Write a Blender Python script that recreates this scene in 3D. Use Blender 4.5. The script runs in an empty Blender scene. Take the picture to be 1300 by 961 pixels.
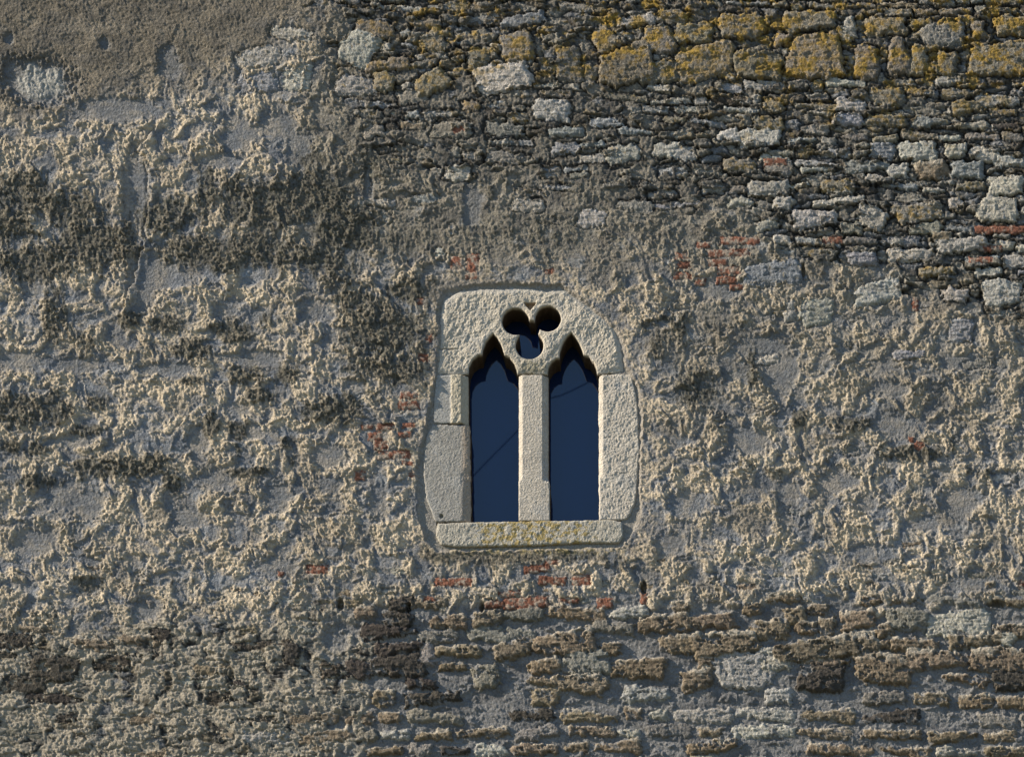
import bpy, math, random
import numpy as np
from mathutils import Vector, Matrix

sc = bpy.context.scene
R = math.radians
PI = math.pi

# ------------------------------------------------------------------ camera
ZC = 17.2                                   # height of the wall point at the picture's centre
CAM = Vector((1.75, -36.8, 1.6)); AIM = Vector((0.0, 0.0, ZC))
WID = 5.46                                  # metres of wall across the picture
FOC = 36.0 * (AIM - CAM).length / WID
cd = bpy.data.cameras.new('camera'); cam = bpy.data.objects.new('camera', cd)
sc.collection.objects.link(cam)
cam.location = CAM; cam.rotation_euler = (AIM - CAM).to_track_quat('-Z', 'Y').to_euler()
cd.lens = FOC; cd.sensor_width = 36; cd.sensor_fit = 'HORIZONTAL'; cd.clip_start = 0.5; cd.clip_end = 2000
sc.camera = cam

# ------------------------------------------------------------------ sun and sky
SUN_EL, SUN_AZ = 29.0, 77.5                 # height, and degrees left of the wall's own normal
sdir = Vector((-math.cos(R(SUN_EL)) * math.sin(R(SUN_AZ)), -math.cos(R(SUN_EL)) * math.cos(R(SUN_AZ)), math.sin(R(SUN_EL))))
w = bpy.data.worlds.new('World'); sc.world = w; w.use_nodes = True
nt = w.node_tree; bg = nt.nodes['Background']
sky = nt.nodes.new('ShaderNodeTexSky'); sky.sky_type = 'NISHITA'; sky.sun_disc = False
sky.sun_elevation = R(SUN_EL); sky.sun_rotation = math.atan2(sdir.x, sdir.y)
nt.links.new(sky.outputs[0], bg.inputs[0]); bg.inputs[1].default_value = 0.088
sky.dust_density = 0.3; sky.ozone_density = 5.0; sky.air_density = 1.2
sl = bpy.data.lights.new('sun', 'SUN'); so = bpy.data.objects.new('sun', sl); sc.collection.objects.link(so)
sl.energy = 5.0; sl.angle = R(0.5); sl.color = (1.0, 0.86, 0.68)
so.rotation_euler = sdir.to_track_quat('Z', 'Y').to_euler(); so.location = (-20, -20, 40)
vs = sc.view_settings; vs.view_transform = 'Standard'; vs.look = 'None'; vs.gamma = 1; vs.exposure = 0.82
sc.cycles.max_bounces = 6; sc.cycles.diffuse_bounces = 3

# ------------------------------------------------------------------ photo point -> point on the plane Y = y0 of the wall
RM = np.array(cam.rotation_euler.to_matrix()); CP = np.array(CAM)
def wallpt(u, v, y0=0.0):
    u = np.asarray(u, float); v = np.asarray(v, float)
    d = np.stack([(u - 650) / 1300 * 36, -(v - 480.5) / 1300 * 36, np.full_like(u, -FOC)], -1) @ RM.T
    t = (y0 - CP[1]) / d[..., 1]
    return CP + d * t[..., None]

# ------------------------------------------------------------------ noise
from concurrent.futures import ThreadPoolExecutor
POOL = ThreadPoolExecutor(4)
_r = np.random.RandomState(5)
PERM = np.concatenate([_r.permutation(4096)] * 2).astype(np.int32)
_an = _r.rand(4096) * 2 * PI
GX, GY = np.cos(_an).astype(np.float32), np.sin(_an).astype(np.float32)
RX, RY, RI = _r.rand(4096).astype(np.float32), _r.rand(4096).astype(np.float32), _r.rand(4096).astype(np.float32)
def _split(f, x, y, n_out=1):
    """run a pointwise function over row blocks in threads"""
    x = np.asarray(x); y = np.asarray(y)
    if x.size < 60000: return f(x, y)
    parts = list(POOL.map(lambda k: f(k[0], k[1]), zip(np.array_split(x, 12), np.array_split(y, 12))))
    return np.concatenate(parts) if n_out == 1 else tuple(np.concatenate([p[i] for p in parts]) for i in range(n_out))
def _perlin(x, y, seed):
    x0 = np.floor(x); y0 = np.floor(y); fx = (x - x0).astype(np.float32); fy = (y - y0).astype(np.float32)
    xi = (x0.astype(np.int32) + seed * 131) & 4095; yi = y0.astype(np.int32) + seed * 57
    uu = fx * fx * fx * (fx * (fx * 6 - 15) + 10); vv = fy * fy * fy * (fy * (fy * 6 - 15) + 10)
    pa = PERM[yi & 4095]; pb = PERM[(yi + 1) & 4095]; xj = (xi + 1) & 4095
    h = PERM[pa + xi]; n00 = GX[h] * fx + GY[h] * fy
    h = PERM[pa + xj]; n10 = GX[h] * (fx - 1) + GY[h] * fy
    h = PERM[pb + xi]; n01 = GX[h] * fx + GY[h] * (fy - 1)
    h = PERM[pb + xj]; n11 = GX[h] * (fx - 1) + GY[h] * (fy - 1)
    a = n00 + uu * (n10 - n00); b = n01 + uu * (n11 - n01)
    return (a + vv * (b - a)) * 1.5
def perlin(x, y, seed=0):
    return _split(lambda a, b: _perlin(a, b, seed), x, y)
def fbm(x, y, seed=0, o=4, gain=0.5):
    s = 0; a = 1; t = 0
    for k in range(o):
        s = s + a * perlin(x * 2 ** k + 17.3 * k, y * 2 ** k - 9.1 * k, seed + k); t += a * a; a *= gain
    return s / math.sqrt(t)
def ridged(x, y, seed=0, o=3, gain=0.55):
    s = 0; a = 1; t = 0
    for k in range(o):
        s = s + a * (1 - 2.2 * np.abs(perlin(x * 2 ** k + 5.3 * k, y * 2 ** k + 3.7 * k, seed + k))); t += a; a *= gain
    return s / t
def _worley(x, y, seed):
    x0 = np.floor(x); y0 = np.floor(y); fx = (x - x0).astype(np.float32); fy = (y - y0).astype(np.float32)
    xi = x0.astype(np.int32) + seed * 131; yi = y0.astype(np.int32) + seed * 57
    f1 = np.full(x.shape, 9.0, np.float32); f2 = f1.copy(); idd = f1 * 0
    for dx in (-1, 0, 1):
        for dy in (-1, 0, 1):
            h = PERM[PERM[(yi + dy) & 4095] + ((xi + dx) & 4095)]
            d = np.hypot(RX[h] + dx - fx, RY[h] + dy - fy)
            n = d < f1
            f2 = np.where(n, f1, np.minimum(f2, d)); f1 = np.where(n, d, f1); idd = np.where(n, RI[h], idd)
    return f1, f2, idd
def worley(x, y, seed=0):
    return _split(lambda a, b: _worley(a, b, seed), x, y, 3)
def ss(a, b, x):
    t = np.clip((x - a) / (b - a), 0, 1); return t * t * (3 - 2 * t)
def mix(a, b, m):
    return a * (1 - m[..., None]) + np.asarray(b) * m[..., None]
def poly_sdf(u, v, P):
    """signed distance to a polygon, negative inside"""
    d = np.full(u.shape, 1e9); inside = np.zeros(u.shape, bool); n = len(P)
    for i in range(n):
        ax, ay = P[i]; bx, by = P[(i + 1) % n]
        ex, ey = bx - ax, by - ay
        t = np.clip(((u - ax) * ex + (v - ay) * ey) / (ex * ex + ey * ey + 1e-9), 0, 1)
        d = np.minimum(d, np.hypot(u - ax - t * ex, v - ay - t * ey))
        if ey != 0:
            c = ((ay > v) != (by > v)) & (u < ex * (v - ay) / ey + ax)
            inside ^= c
    return np.where(inside, -d, d)

# ------------------------------------------------------------------ materials
def material(name, rough=0.95, fine=0.5, bump=0.35, tint=0.18, scale=260, spec=0.25):
    """stone-like surface: the mineral colour laid down per vertex, broken up by fine grain, grit as bump"""
    m = bpy.data.materials.new(name); m.use_nodes = True
    n = m.node_tree.nodes; l = m.node_tree.links; b = n['Principled BSDF']
    b.inputs['Roughness'].default_value = rough
    b.inputs['Specular IOR Level'].default_value = spec
    at = n.new('ShaderNodeAttribute'); at.attribute_name = 'mineral'
    tc = n.new('ShaderNodeTexCoord')
    n1 = n.new('ShaderNodeTexNoise'); n1.inputs['Scale'].default_value = scale * .6; n1.inputs['Detail'].default_value = 4
    n1.inputs['Roughness'].default_value = 0.7
    n2 = n.new('ShaderNodeTexNoise'); n2.inputs['Scale'].default_value = scale * 0.28; n2.inputs['Detail'].default_value = 5
    l.new(tc.outputs['Object'], n1.inputs['Vector']); l.new(tc.outputs['Object'], n2.inputs['Vector'])
    mr = n.new('ShaderNodeMapRange'); mr.inputs[1].default_value = 0.3; mr.inputs[2].default_value = 0.7
    mr.inputs[3].default_value = 1 - fine; mr.inputs[4].default_value = 1 + fine
    l.new(n1.outputs['Fac'], mr.inputs[0])
    mr2 = n.new('ShaderNodeMapRange'); mr2.inputs[1].default_value = 0.3; mr2.inputs[2].default_value = 0.7
    mr2.inputs[3].default_value = 1 - tint; mr2.inputs[4].default_value = 1 + tint
    l.new(n2.outputs['Fac'], mr2.inputs[0])
    mu = n.new('ShaderNodeMath'); mu.operation = 'MULTIPLY'; l.new(mr.outputs[0], mu.inputs[0]); l.new(mr2.outputs[0], mu.inputs[1])
    vm = n.new('ShaderNodeVectorMath'); vm.operation = 'SCALE'
    l.new(at.outputs['Color'], vm.inputs[0]); l.new(mu.outputs[0], vm.inputs['Scale'])
    l.new(vm.outputs[0], b.inputs['Base Color'])
    ad = n.new('ShaderNodeMath'); ad.operation = 'MULTIPLY_ADD'; ad.inputs[1].default_value = 2.0
    l.new(n2.outputs['Fac'], ad.inputs[0]); l.new(n1.outputs['Fac'], ad.inputs[2])
    bp = n.new('ShaderNodeBump'); bp.inputs['Strength'].default_value = min(1, bump * 1.8); bp.inputs['Distance'].default_value = 0.008
    l.new(ad.outputs[0], bp.inputs['Height']); l.new(bp.outputs[0], b.inputs['Normal'])
    return m
M_PLASTER = material('lime_plaster', fine=0.22, bump=0.5, tint=0.16)
M_RUBBLE = material('rubble_and_mortar', fine=0.25, bump=0.55, tint=0.2)
M_BLOCK = material('lichened_blocks', fine=0.3, bump=0.6, tint=0.3, scale=320)
M_BRICK = material('old_brick', fine=0.25, bump=0.5, tint=0.25)
M_DRESSED = material('dressed_limestone', fine=0.16, bump=0.4, tint=0.12, scale=340)

def simple_mat(name, col, rough=0.8, spec=0.3):
    m = bpy.data.materials.new(name); m.use_nodes = True; b = m.node_tree.nodes['Principled BSDF']
    b.inputs['Base Color'].default_value = (*col, 1); b.inputs['Roughness'].default_value = rough
    b.inputs['Specular IOR Level'].default_value = spec
    return m

# ------------------------------------------------------------------ mesh output
def link(name, me, mat, parent=None):
    o = bpy.data.objects.new(name, me); sc.collection.objects.link(o)
    if mat: me.materials.append(mat)
    if parent is not None:
        o.parent = parent
        o.matrix_parent_inverse = Matrix.Identity(4)
    return o
def np_mesh(name, co, quads, col=None, smooth=True):
    me = bpy.data.meshes.new(name)
    me.vertices.add(len(co)); me.vertices.foreach_set('co', np.ascontiguousarray(co, np.float32).ravel())
    nq = len(quads)
    me.loops.add(nq * 4); me.loops.foreach_set('vertex_index', np.ascontiguousarray(quads, np.int32).ravel())
    me.polygons.add(nq)
    me.polygons.foreach_set('loop_start', np.arange(0, nq * 4, 4, dtype=np.int32))
    me.polygons.foreach_set('use_smooth', np.full(nq, smooth))
    me.update(calc_edges=True)
    if col is not None:
        a = me.attributes.new('mineral', 'FLOAT_COLOR', 'POINT')
        c = np.ones((len(co), 4), np.float32); c[:, :3] = np.clip(col, 0.004, 0.9); a.data.foreach_set('color', c.ravel())
    me.validate()
    return me

# ================================================================== traced data (points of the photograph)
# prominent stones: u, v, width, height, tilt in degrees, relief in mm, kind
# kinds: y yellow-lichened block, d dull half-lichened block, p pale stone, s grey slate, b brown stone, g grey, k very dark stone
STONES_TOP = [
 (882,43,50,28,0,26,'d'),(942,34,58,34,-6,28,'d'),(1028,27,68,28,-3,32,'y'),(992,52,20,20,0,24,'y'),
 (896,80,78,46,-14,30,'y'),(963,84,62,38,0,38,'y'),(1036,73,70,60,0,34,'y'),(1076,38,22,36,6,22,'p'),
 (1124,34,56,24,0,32,'y'),(1169,30,32,14,0,24,'d'),(1162,47,12,12,0,18,'y'),(1100,80,33,48,0,30,'y'),(1142,74,30,50,-4,32,'y'),
 (1167,78,24,44,2,32,'y'),(1197,46,60,34,-14,34,'g'),(1202,82,30,34,0,30,'d'),(1243,40,21,26,0,30,'d'),
 (1284,34,42,28,0,32,'y'),(1272,76,86,46,-8,34,'d'),(797,84,74,48,-16,38,'y'),(767,50,30,40,-20,26,'y'),
 (836,94,52,28,-8,26,'d'),(837,52,42,40,0,26,'d'),(808,27,52,14,-4,18,'p'),(853,22,40,20,0,20,'d'),
 (657,60,44,42,-12,28,'d'),(636,100,76,38,-4,26,'p'),(607,74,34,26,-20,24,'d'),(664,26,60,16,-16,22,'s'),
 (722,82,34,50,-10,20,'d'),(701,141,50,28,4,22,'p'),(478,38,52,24,8,22,'y'),(543,31,36,14,0,20,'y'),
 (457,62,44,48,30,22,'p'),(492,84,60,18,-8,26,'y'),(488,105,30,28,0,26,'y'),(451,110,50,26,0,20,'p'),
 (547,106,48,30,-28,26,'y'),(550,55,36,24,0,22,'y'),(598,136,24,14,0,20,'y'),(657,151,30,14,0,16,'d'),
 (718,168,48,14,0,18,'s'),(790,196,46,24,-6,18,'p'),(849,192,40,20,0,18,'p'),(718,189,38,18,0,14,'s'),
 (670,261,44,18,4,18,'p'),(753,278,38,22,0,16,'p'),(581,220,36,22,0,14,'p'),(481,257,44,12,4,16,'p'),(536,254,40,14,0,16,'s'),
 (475,168,30,16,-10,18,'g'),(371,45,54,18,4,18,'p'),(328,74,58,26,-14,16,'p'),(327,107,50,28,-6,16,'s'),(378,98,38,44,4,16,'p'),
 (560,42,30,14,0,18,'y'),(523,124,40,18,0,14,'g'),(574,165,52,22,0,14,'g'),(640,165,50,18,0,14,'g'),
 (1128,124,46,26,0,24,'y'),(1080,134,42,16,0,22,'p'),(982,136,26,16,0,22,'y'),(1076,153,42,16,4,22,'s'),(1124,153,52,18,0,26,'d'),
 (1181,155,46,14,0,24,'s'),(1227,136,42,18,-8,24,'d'),(977,158,40,18,0,24,'d'),(963,176,58,24,0,22,'p'),(1164,192,52,26,-4,24,'p'),
 (1214,192,30,20,0,26,'p'),(1250,196,38,18,10,22,'p'),(1121,192,32,20,0,22,'s'),(939,210,42,20,0,20,'d'),(1140,218,28,20,-10,22,'p'),
 (1229,216,46,24,0,26,'s'),(1183,216,44,26,-6,22,'b'),(975,240,56,22,-4,26,'p'),(1063,237,44,18,0,22,'d'),(994,259,28,18,0,24,'p'),
 (1231,237,38,12,0,24,'d'),(1277,237,48,26,0,26,'p'),(1066,256,70,10,-2,20,'p'),(1166,270,64,26,-4,26,'d'),(1267,266,54,34,2,24,'p'),
 (1107,276,40,30,24,22,'p'),(1035,278,62,24,-6,24,'p'),(973,286,32,16,-10,20,'p'),(1221,311,66,20,0,28,'p'),(1196,300,26,12,0,24,'b'),
 (980,348,78,32,-4,16,'s'),(1036,396,44,38,0,14,'p'),(1004,396,16,30,0,12,'p'),(1114,372,62,30,-14,18,'p'),(1272,372,52,34,0,18,'p'),
 (1214,375,34,20,6,22,'p'),(1220,420,32,36,0,10,'s'),(1155,451,44,12,0,14,'s'),(1095,330,40,18,0,18,'s'),(1190,345,50,12,0,20,'d'),
 (925,172,30,18,0,18,'p'),(870,196,30,18,0,16,'p'),(905,238,30,16,0,12,'s'),(1282,206,40,16,0,24,'p'),(1265,128,60,16,0,20,'s'),
]
STONES_LOW = [
 (870,790,44,14,0,26,'b'),(906,788,52,16,0,30,'b'),(978,798,46,22,0,28,'b'),(1024,796,26,16,0,26,'b'),(1050,795,22,20,0,26,'b'),
 (1088,786,44,22,-4,28,'b'),(1154,786,48,24,2,26,'g'),(1216,793,74,28,0,16,'p'),(1122,800,22,15,-8,28,'b'),(1283,800,40,14,6,30,'b'),
 (919,817,78,27,0,32,'b'),(870,818,28,22,0,24,'b'),(978,827,32,12,0,20,'p'),(1052,822,122,25,-2,34,'b'),(1117,817,26,12,0,24,'b'),
 (1161,818,60,14,2,28,'b'),(1240,813,66,15,-3,30,'b'),(1279,811,18,16,20,26,'p'),(1121,848,66,34,2,32,'b'),(1190,836,74,21,-3,30,'b'),
 (1270,837,68,26,-4,32,'b'),(1050,842,54,12,-6,24,'b'),(1041,861,56,28,0,28,'k'),(945,850,72,40,0,20,'p'),(897,840,20,14,0,24,'b'),
 (985,843,38,14,0,22,'p'),(1225,861,52,10,3,22,'b'),(1285,864,42,22,0,28,'k'),(1039,773,26,13,0,24,'b'),(955,772,22,14,0,18,'b'),
 (1009,780,26,18,0,24,'b'),(1026,757,16,14,0,18,'p'),(1110,760,34,12,-8,16,'b'),(885,862,40,22,-10,24,'b'),
 (510,767,34,14,0,22,'k'),(548,764,46,14,-4,22,'b'),(506,786,36,16,0,24,'k'),(570,789,42,16,4,26,'b'),(618,786,36,18,0,28,'b'),
 (664,780,46,14,0,24,'g'),(636,806,80,18,0,18,'g'),(555,808,48,14,0,20,'g'),(718,816,74,27,-6,32,'b'),(650,824,44,20,-14,30,'b'),
 (582,826,54,12,2,26,'b'),(691,845,40,16,-4,26,'b'),(745,841,58,26,0,26,'g'),(812,848,66,22,-3,28,'b'),(780,796,50,14,0,22,'g'),
 (843,791,64,20,-4,28,'b'),(718,866,94,16,2,28,'b'),(617,858,34,26,-10,24,'g'),(494,802,70,14,0,26,'k'),(508,823,60,14,-6,28,'k'),
 (504,845,64,24,0,30,'k'),(542,831,20,24,0,20,'g'),(535,867,38,12,0,24,'k'),(574,846,34,9,0,18,'b'),(465,778,26,16,0,20,'b'),
 (371,833,20,26,0,26,'k'),(420,851,26,16,0,26,'k'),(69,850,56,30,0,24,'k'),(20,815,44,18,0,20,'k'),(120,818,46,14,4,22,'b'),
 (175,812,52,14,-4,22,'b'),(205,806,22,16,0,20,'k'),(30,868,56,20,0,22,'k'),(140,842,48,18,0,16,'k'),(852,818,26,18,0,24,'b'),
 (864,770,24,12,0,16,'b'),(775,822,26,14,0,20,'b'),(455,850,30,20,0,18,'k'),(315,800,24,8,-6,16,'b'),(270,850,40,14,0,16,'b'),
]
BRICKS = [   # u, v, width, height, tilt, patch
 (939,306,50,8,0,0),(925,322,54,8,-3,0),(865,325,16,7,0,0),(911,334,26,7,0,0),(868,337,16,7,0,0),(866,350,22,7,0,0),
 (925,344,28,8,0,0),(922,356,26,8,0,0),(889,357,14,8,0,0),(934,365,16,5,0,0),(893,311,18,6,0,0),
 (519,503,22,7,0,1),(519,515,28,8,-2,1),(466,543,16,6,0,1),(489,543,24,7,-3,1),(519,540,16,5,0,1),(476,555,18,9,0,1),
 (514,552,18,6,0,1),(483,566,18,9,0,1),(500,578,42,8,-3,1),(457,604,13,9,0,1),(524,602,11,6,-20,1),(517,588,14,4,0,1),
 (580,334,17,12,6,2),(600,334,17,18,0,2),(599,350,17,7,0,2),(697,345,12,5,-10,2),(533,383,9,7,0,2),(537,454,13,8,0,2),(545,430,8,8,0,2),
 (575,739,48,8,0,3),(681,722,34,8,-6,3),(701,737,36,9,3,3),(738,736,24,11,0,3),(667,765,58,11,-4,3),(647,754,28,6,-6,3),
 (721,762,28,5,0,3),(768,765,20,10,0,3),(817,760,8,15,0,3),(628,767,26,7,0,3),(700,714,18,5,0,3),(545,760,16,5,0,3),
 (1269,292,64,8,-1,4),(1258,316,30,6,0,4),(1057,305,26,7,0,4),(1162,387,9,19,6,4),(1245,330,30,6,0,4),(985,206,30,7,0,4),
 (402,723,28,8,0,5),(357,729,7,6,0,5),(1166,566,11,9,20,5),(1157,558,8,5,0,5),(582,166,14,4,-16,5),(1296,742,8,9,0,5),
]
# dark lichen: u, v, radius u, radius v, strength
LICHEN = [
 (30,245,46,30,1),(15,285,30,30,.8),(90,268,40,26,.9),(120,310,60,34,1),(45,335,60,26,1),(70,400,26,40,.75),(103,430,22,28,.6),
 (262,240,14,28,1),(213,275,44,26,.9),(300,258,26,32,.9),(345,262,44,34,1),(405,250,44,36,1),(440,290,46,36,.95),(395,205,26,14,.6),(247,320,46,22,.9),
 (330,320,60,22,.9),(282,338,24,14,1),(400,330,50,20,.8),(213,413,30,12,1),(247,444,32,15,1),(295,420,28,16,1),(340,405,20,12,.6),(165,406,20,12,.9),
 (247,484,19,6,1),(309,475,26,14,1),(330,503,22,12,1),(364,478,18,14,1),(400,524,30,14,1),(432,520,34,22,1),(20,523,46,26,1),(66,520,26,24,1),
 (124,510,18,12,1),(110,547,24,8,1),(14,568,16,12,.9),(48,571,20,10,.9),(268,540,12,20,1),(302,547,14,13,1),(364,560,14,9,.8),
 (144,594,64,15,1),(48,612,34,10,1),(192,590,22,16,1),(220,612,14,18,1),(319,599,32,6,1),(374,584,20,10,.6),(300,575,14,14,.6),
 (485,420,62,52,1),(455,385,40,30,.8),(505,470,42,22,1),(520,370,36,26,.8),(455,470,26,20,.7),(430,350,30,24,.7),(480,505,22,12,.5),
 (867,417,12,34,.7),(885,492,34,28,.85),(953,468,9,34,.8),(840,425,34,50,.6),(1014,532,14,16,.9),(1080,538,30,11,.9),(1162,575,54,12,.9),
 (1120,600,20,12,.6),(915,413,30,18,.5),(1180,495,40,22,.35),(1075,485,50,26,.3),(980,600,24,10,.5),(1210,560,22,10,.5),(860,545,14,30,.4),(1245,600,30,8,.6),
 (770,355,40,40,.3),(620,705,110,14,.95),(720,706,60,10,.9),(780,718,20,14,.6),(115,740,22,12,.8),(60,722,30,12,.35),(40,790,60,24,.5),(230,740,30,10,.4),
 (180,760,30,12,.3),(430,790,40,18,.4),(1270,700,40,12,.4),(920,745,26,8,.4),(560,180,70,44,.55),(480,200,50,44,.6),(680,300,66,36,.5),(640,230,60,30,.5),(760,240,60,30,.45),(600,300,50,30,.4),
 (830,280,50,40,.35),(520,310,44,30,.5),
]
# smooth hollows where the rough coat has gone: u, v, ru, rv, depth mm
HOLLOW = [
 (46,103,46,31,40),(11,50,7,7,16),(134,55,7,8,16),(214,80,16,20,14),(143,140,66,16,8),(172,250,18,60,24),(178,360,18,40,12),
 (352,165,30,24,14),(300,170,26,26,10),(380,190,18,28,12),(280,205,20,12,10),(395,395,18,16,18),(200,350,22,26,12),(40,360,18,22,10),
 (285,395,14,16,10),(330,400,16,12,10),(100,465,34,10,10),(25,460,30,14,8),(215,468,40,8,10),(320,455,34,10,8),(90,560,22,10,10),(80,625,30,22,10),
 (250,560,14,24,8),(300,520,18,10,8),(110,640,24,22,14),(240,655,22,14,12),(350,630,20,22,10),(270,610,26,14,8),(420,580,26,18,10),
 (990,470,24,42,12),(960,440,24,14,8),(910,365,30,16,8),(950,560,30,20,14),(1130,540,26,18,12),(905,500,20,26,8),(1100,640,12,14,12),
 (1000,640,14,40,10),(1220,640,26,22,10),(1170,665,24,10,8),(1060,610,26,18,10),(1215,460,26,10,6),(1130,495,22,12,6),
 (110,745,22,12,18),(350,720,30,14,10),(190,770,20,14,12),(40,690,30,18,6),(480,640,14,26,8),(530,640,14,20,6),(870,640,24,18,8),(850,690,20,18,6),
 (1240,740,34,16,8),(450,330,18,26,6),(600,260,12,30,10),(468,235,6,30,14),(1012,505,10,14,8),
]
CRACK = [(196,164),(186,178),(172,192),(184,198),(187,225),(190,248),(186,275),(185,300),(174,340),(165,369),(158,392)]

# window outlines
RIM = [(561,369),(599,359),(660,358),(715,361),(733,373),(760,396),(784,416),(793,436),(796,466),(812,490),(817,533),(814,614),(816,651),
       (802,682),(786,697),(660,700),(553,702),(539,688),(530,655),(528,590),(537,549),(541,527),(551,484),(556,427),(553,395)]
HEAD = [(563,381),(585,369),(650,365),(718,367),(744,386),(779,414),(789,440),(792,472),(757,474.5),(696,474.5),(657,474.5),(595,474.5),(553,475),(558,430),(559,400)]
LJAMB1 = [(553,476),(596,476),(596,538),(572,537.5),(550,537)]
LJAMB2 = [(549,539),(572,539),(596.5,539.5),(598,662),(553,662),(541,632),(537,594),(541,555)]
RJAMB = [(760,475.5),(802,475),(809,509),(812,574),(807,636),(797,659),(761,660),(760,600)]
MULL = [(658.5,476),(696,476),(696,606),(698,614),(698,661),(658.5,661)]
SILL = [(556,664),(600,662.5),(660,662),(780,659.5),(790,663),(791,680),(786,689),(740,689),(660,693),(580,694),(560,691),(553,680)]
ARCHL = [(595.5,700),(594.5,476),(595.5,465),(600,456),(606,451),(612,450),(613,443),(617,434),(621,428),(626,423),(631,428),(636,436),(639,445),(640.5,450),(647,453),(653,461),(656,470),(657.5,478),(658.5,700)]
ARCHR = [(696.5,700),(695,476),(696,466),(700,459),(705,455),(710,454),(711,445),(715,434),(720,427),(725,422),(730,427),(736,436),(739,444),(741,450),(748,453),(754,460),(757,468),(759.5,478),(760,700)]
LOBES = [(654.6,408,17.2),(695.6,404.6,16.6),(672.3,438,17.8),(674,418,11)]

# ================================================================== the wall surface
rng = random.Random(11)
STEP = 1.2
def axis(a, b, lo, hi, grow=1.05):
    core = list(np.arange(a, b, STEP))
    l = []; x = core[0]; s = STEP
    while x > lo: s = min(s * grow, 11); x -= s; l.append(x)
    r = []; x = core[-1]; s = STEP
    while x < hi: s = min(s * grow, 11); x += s; r.append(x)
    return np.array(l[::-1] + core + r)
us = axis(-110, 1410, -600, 1900); vsx = axis(-90, 1050, -600, 4580)
U, V = np.meshgrid(us, vsx)                 # rows v, columns u
shape = U.shape
print('grid', shape, U.size)

# ---- region weights
wob = fbm(U / 60, V / 60, 3, 4)
wob2 = fbm(U / 22, V / 22, 7, 3)
# lower coursed masonry
low_edge = 768 + 22 * wob + 8 * wob2 + 26 * ss(470, 300, U)
M_low = ss(-5, 5, V - low_edge)
# exposed masonry upper right (diagonal lower edge), fading to mortar toward the window
edge_r = 330 + 0.16 * (U - 950) + 40 * wob + 16 * wob2
M_up = ss(20, -20, V - edge_r) * ss(-10, 10, U - (905 - 0.9 * (200 - V) + 60 * wob))
M_top = ss(22, -22, V - (205 + 0.12 * (U - 430) + 40 * wob + 18 * wob2)) * ss(-26, 34, U - (400 + 55 * wob + 45 * wob2 + 0.35 * V))
M_mas = np.maximum(M_up, M_top)
M_brown = ss(34, -34, V - (146 + 8 * wob - 0.20 * U) + 26 * fbm(U / 18, V / 12, 9, 6, .75)) * ss(60, -60, U - (400 + 50 * wob - .9 * V) + 30 * fbm(U / 9, V / 9, 10, 4))   # brown smooth plaster top left
M_grit = ss(.0, .5, fbm(U / 90, V / 70, 21, 3) + 1.2 * np.exp(-((U - 680) / 190) ** 2 - ((V - 290) / 90) ** 2) + .8 * np.exp(-((U - 860) / 60) ** 2 - ((V - 430) / 70) ** 2) - .45)

# ---- plaster relief (mm)
wx = U + 5 * fbm(U / 17, V / 17, 31, 2) + 12 * fbm(U / 55, V / 55, 35, 2); wy = V + 5 * fbm(U / 17, V / 17, 33, 2) + 12 * fbm(U / 60, V / 50, 37, 2)
big = 10 * fbm(U / 240, V / 200, 40, 3) + 5 * fbm(U / 70, V / 60, 44, 2)
sx = U + .3 * (wx - U) + 1.2 * fbm(U / 6, V / 6, 38, 2); sy = V + .3 * (wy - V) + 1.2 * fbm(U / 6, V / 6, 39, 2)
clump_f = fbm(wx / 24, wy / 30, 51, 5, .72)
clump = ss(-.45, .45, clump_f + 0.12)
streak = fbm(sx / 6, sy / 14, 58, 3, .65)
lump = ridged(wx / 15, wy / 19, 61, 3, .6)
f1, f2, wid = worley(sx / 5.0, sy / 5.6, 63)
nod = np.clip(1 - f1 * 1.15, 0, 1)
f1b, f2b, _ = worley(U / 2.9 + .4 * streak, V / 3.3, 68)
nodb = np.clip(1 - f1b * 1.1, 0, 1)
fine = fbm(U / 4.2, V / 4.6, 71, 3, .75)
smooth_f = fbm(wx / 42, wy / 30, 74, 3, .5)
smooth = ss(-.12, .5, smooth_f - .5 * clump_f)          # troweled or worn places
rough = 6.6 * fbm(sx / 15, sy / 18, 75, 4, .78) + 3.0 * fbm(wx / 40, wy / 44, 78, 2) + .9 * lump + 4.2 * nod * (.4 + .6 * ss(-.3, .4, streak)) + 4.6 * nodb + 2.4 * fine + 1.4 * streak
gain_ = np.clip(.80 + .62 * fbm(U / 75, V / 60, 26, 4, .6), .18, 1.7)
flake = fbm(wx / 46, wy / 40, 27, 6, .62); flake2 = fbm(wx / 30 + 9, wy / 34, 28, 6, .62)
steps = 8 * ss(-.03, .03, flake) + 7 * ss(.42, .47, flake2) - 6 * ss(.62, .66, flake)
micro = fbm(U / 2.6, V / 3.0, 29, 2, .8)
rough = rough * gain_ + (3.4 - .9 * gain_) * micro + 2.2 * (1.3 - gain_).clip(0, 1) * (nodb + nod)
h = big + 1.4 * fine + .9 * micro + 2.0 * fbm(U / 12, V / 12, 77, 2) + steps * (1 - .5 * smooth) + (.12 + .88 * clump) * (1 - .85 * smooth) * (4 + rough * 1.3)
h_brown = big + .35 * steps + 2.0 * micro + 2.6 * fine + 3.5 * fbm(U / 30, V / 22, 79, 4) + 3.0 * nodb + 2.2 * nod + 6
h = h * (1 - M_brown) + h_brown * M_brown
# gritty mortar
h_grit = big + 4 + 4.5 * fbm(U / 18, V / 14, 83, 3) + 5 * nod + 4 * nodb + 2.6 * fine
h = h * (1 - .7 * M_grit) + h_grit * .7 * M_grit

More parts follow.
